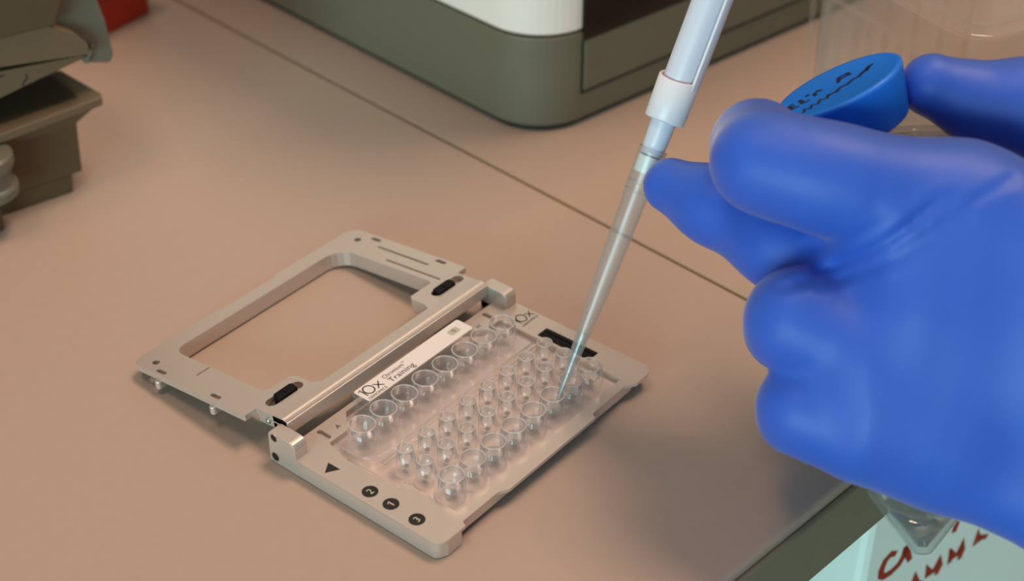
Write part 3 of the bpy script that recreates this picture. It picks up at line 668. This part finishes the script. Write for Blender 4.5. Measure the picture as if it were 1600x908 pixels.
# ------------------------------------------------------------------ clear plastic box behind the hand
def clearbox():
    zt = 74.0
    A = Vector(onz(1530, 66, zt)); Bp = Vector(onz(1262, -78, zt)); A.z = Bp.z = 0
    d = (Bp - A); n_ = d.length; d.normalize(); e = Vector((d.y, -d.x, 0))
    root = thing('clear_box', 'clear plastic ribbed box with a rounded lid behind the gloved hand', 'box', A + d * n_ / 2 + e * 50)
    M = Matrix(((d.x, e.x, 0, A.x), (d.y, e.y, 0, A.y), (0, 0, 1, 0), (0, 0, 0, 1)))
    L_, W_ = n_, 110
    def rr(i, R): return rnd([(i, i), (L_ - i, i), (L_ - i, W_ - i), (i, W_ - i)], R, 8)
    obj('box_wall', xf(prism(rr(2, 11), 1.5, 60, [rr(3.6, 9.5)]), M), M_BOXC, root)
    obj('box_floor', xf(prism(rr(2, 11), 0, 1.4), M), M_BOXC, root)
    obj('box_lid', xf(prism(rr(0, 13), 60.5, zt - 2, [rr(1.6, 11.5)]), M), M_BOXC, root)
    obj('lid_top', xf(prism(rr(0, 13), zt - 1.9, zt - .3), M), M_BOXC, root, bevel=.6)
    obj('lid_rim', xf(prism(rr(5, 11), zt - .29, zt + 1.2, [rr(7.5, 9)]), M), M_BOXC, root, bevel=.4)
    for k in range(9):
        x = L_ - 6 - k * 7.5
        obj('rib', xf(box(x, x + 1.6, .3, 2.0, 2, 58), M), M_BOXC, root, bevel=.4)
    for k in range(6):
        y = 14 + k * 15
        obj('rib', xf(box(L_ - 2.0, L_ - .3, y, y + 1.6, 2, 58), M), M_BOXC, root, bevel=.4)
clearbox()

# ------------------------------------------------------------------ carton on the floor by the bench edge
def carton():
    ph = math.radians(-15); O = Vector((141, -60, -750))
    root = thing('carton', 'pale carton with red marker writing, standing below the bench edge', 'carton', O + Vector((150, 60, 0)))
    d = Vector((math.cos(ph), math.sin(ph), 0)); e = Vector((-d.y, d.x, 0))
    M = Matrix(((d.x, e.x, 0, O.x), (d.y, e.y, 0, O.y), (0, 0, 1, O.z), (0, 0, 0, 1)))
    obj('carton_body', xf(box(0, 320, 0, 260, 0, 700), M), M_CARTON, root, bevel=3, seg=2)
    obj('carton_flap', xf(box(2, 318, 2, 129, 700.3, 703), M), M_CARTON, root, bevel=.6)
    obj('carton_flap', xf(box(2, 318, 131, 258, 700.3, 703), M), M_CARTON, root, bevel=.6)
    # writing, drawn on the front face (along, up)
    nf = -e
    def onface(px, py):
        v = Vector(ray(px, py)); c = Vector(CAM); t = (O - c).dot(e) / v.dot(e); p = c + v * t - O
        return (p.dot(d), p.z)
    W1 = [[(1400, 865), (1392, 866), (1383, 876), (1377, 890), (1376, 900), (1381, 901), (1392, 894), (1404, 882), (1412, 868), (1415, 854)], [(1415, 853), (1418, 865), (1421, 876)],
          [(1490, 832), (1493, 822), (1497, 814)]]
    W2 = [[(1424, 915), (1428, 898), (1432, 912), (1440, 912)], [(1448, 902), (1449, 884), (1453, 896), (1459, 892), (1470, 870), (1468, 884), (1462, 898)],
          [(1483, 880), (1486, 858), (1490, 870), (1496, 866), (1506, 844), (1503, 860), (1498, 874)], [(1522, 852), (1528, 830), (1530, 846)], [(1530, 840), (1542, 838)]]
    FM = M @ Matrix(((1, 0, 0, 0), (0, 0, -1, 0), (0, 1, 0, 0), (0, 0, 0, 1)))      # ribbon (x, y, z) -> (along, -out, up)
    for ws in (W1, W2):
        for s in ws: obj('marker_letter', ribbon([onface(*p) for p in s], 3.0, .05, .12, FM), M_MARKER, root, label='red handwritten letter stroke')
carton()
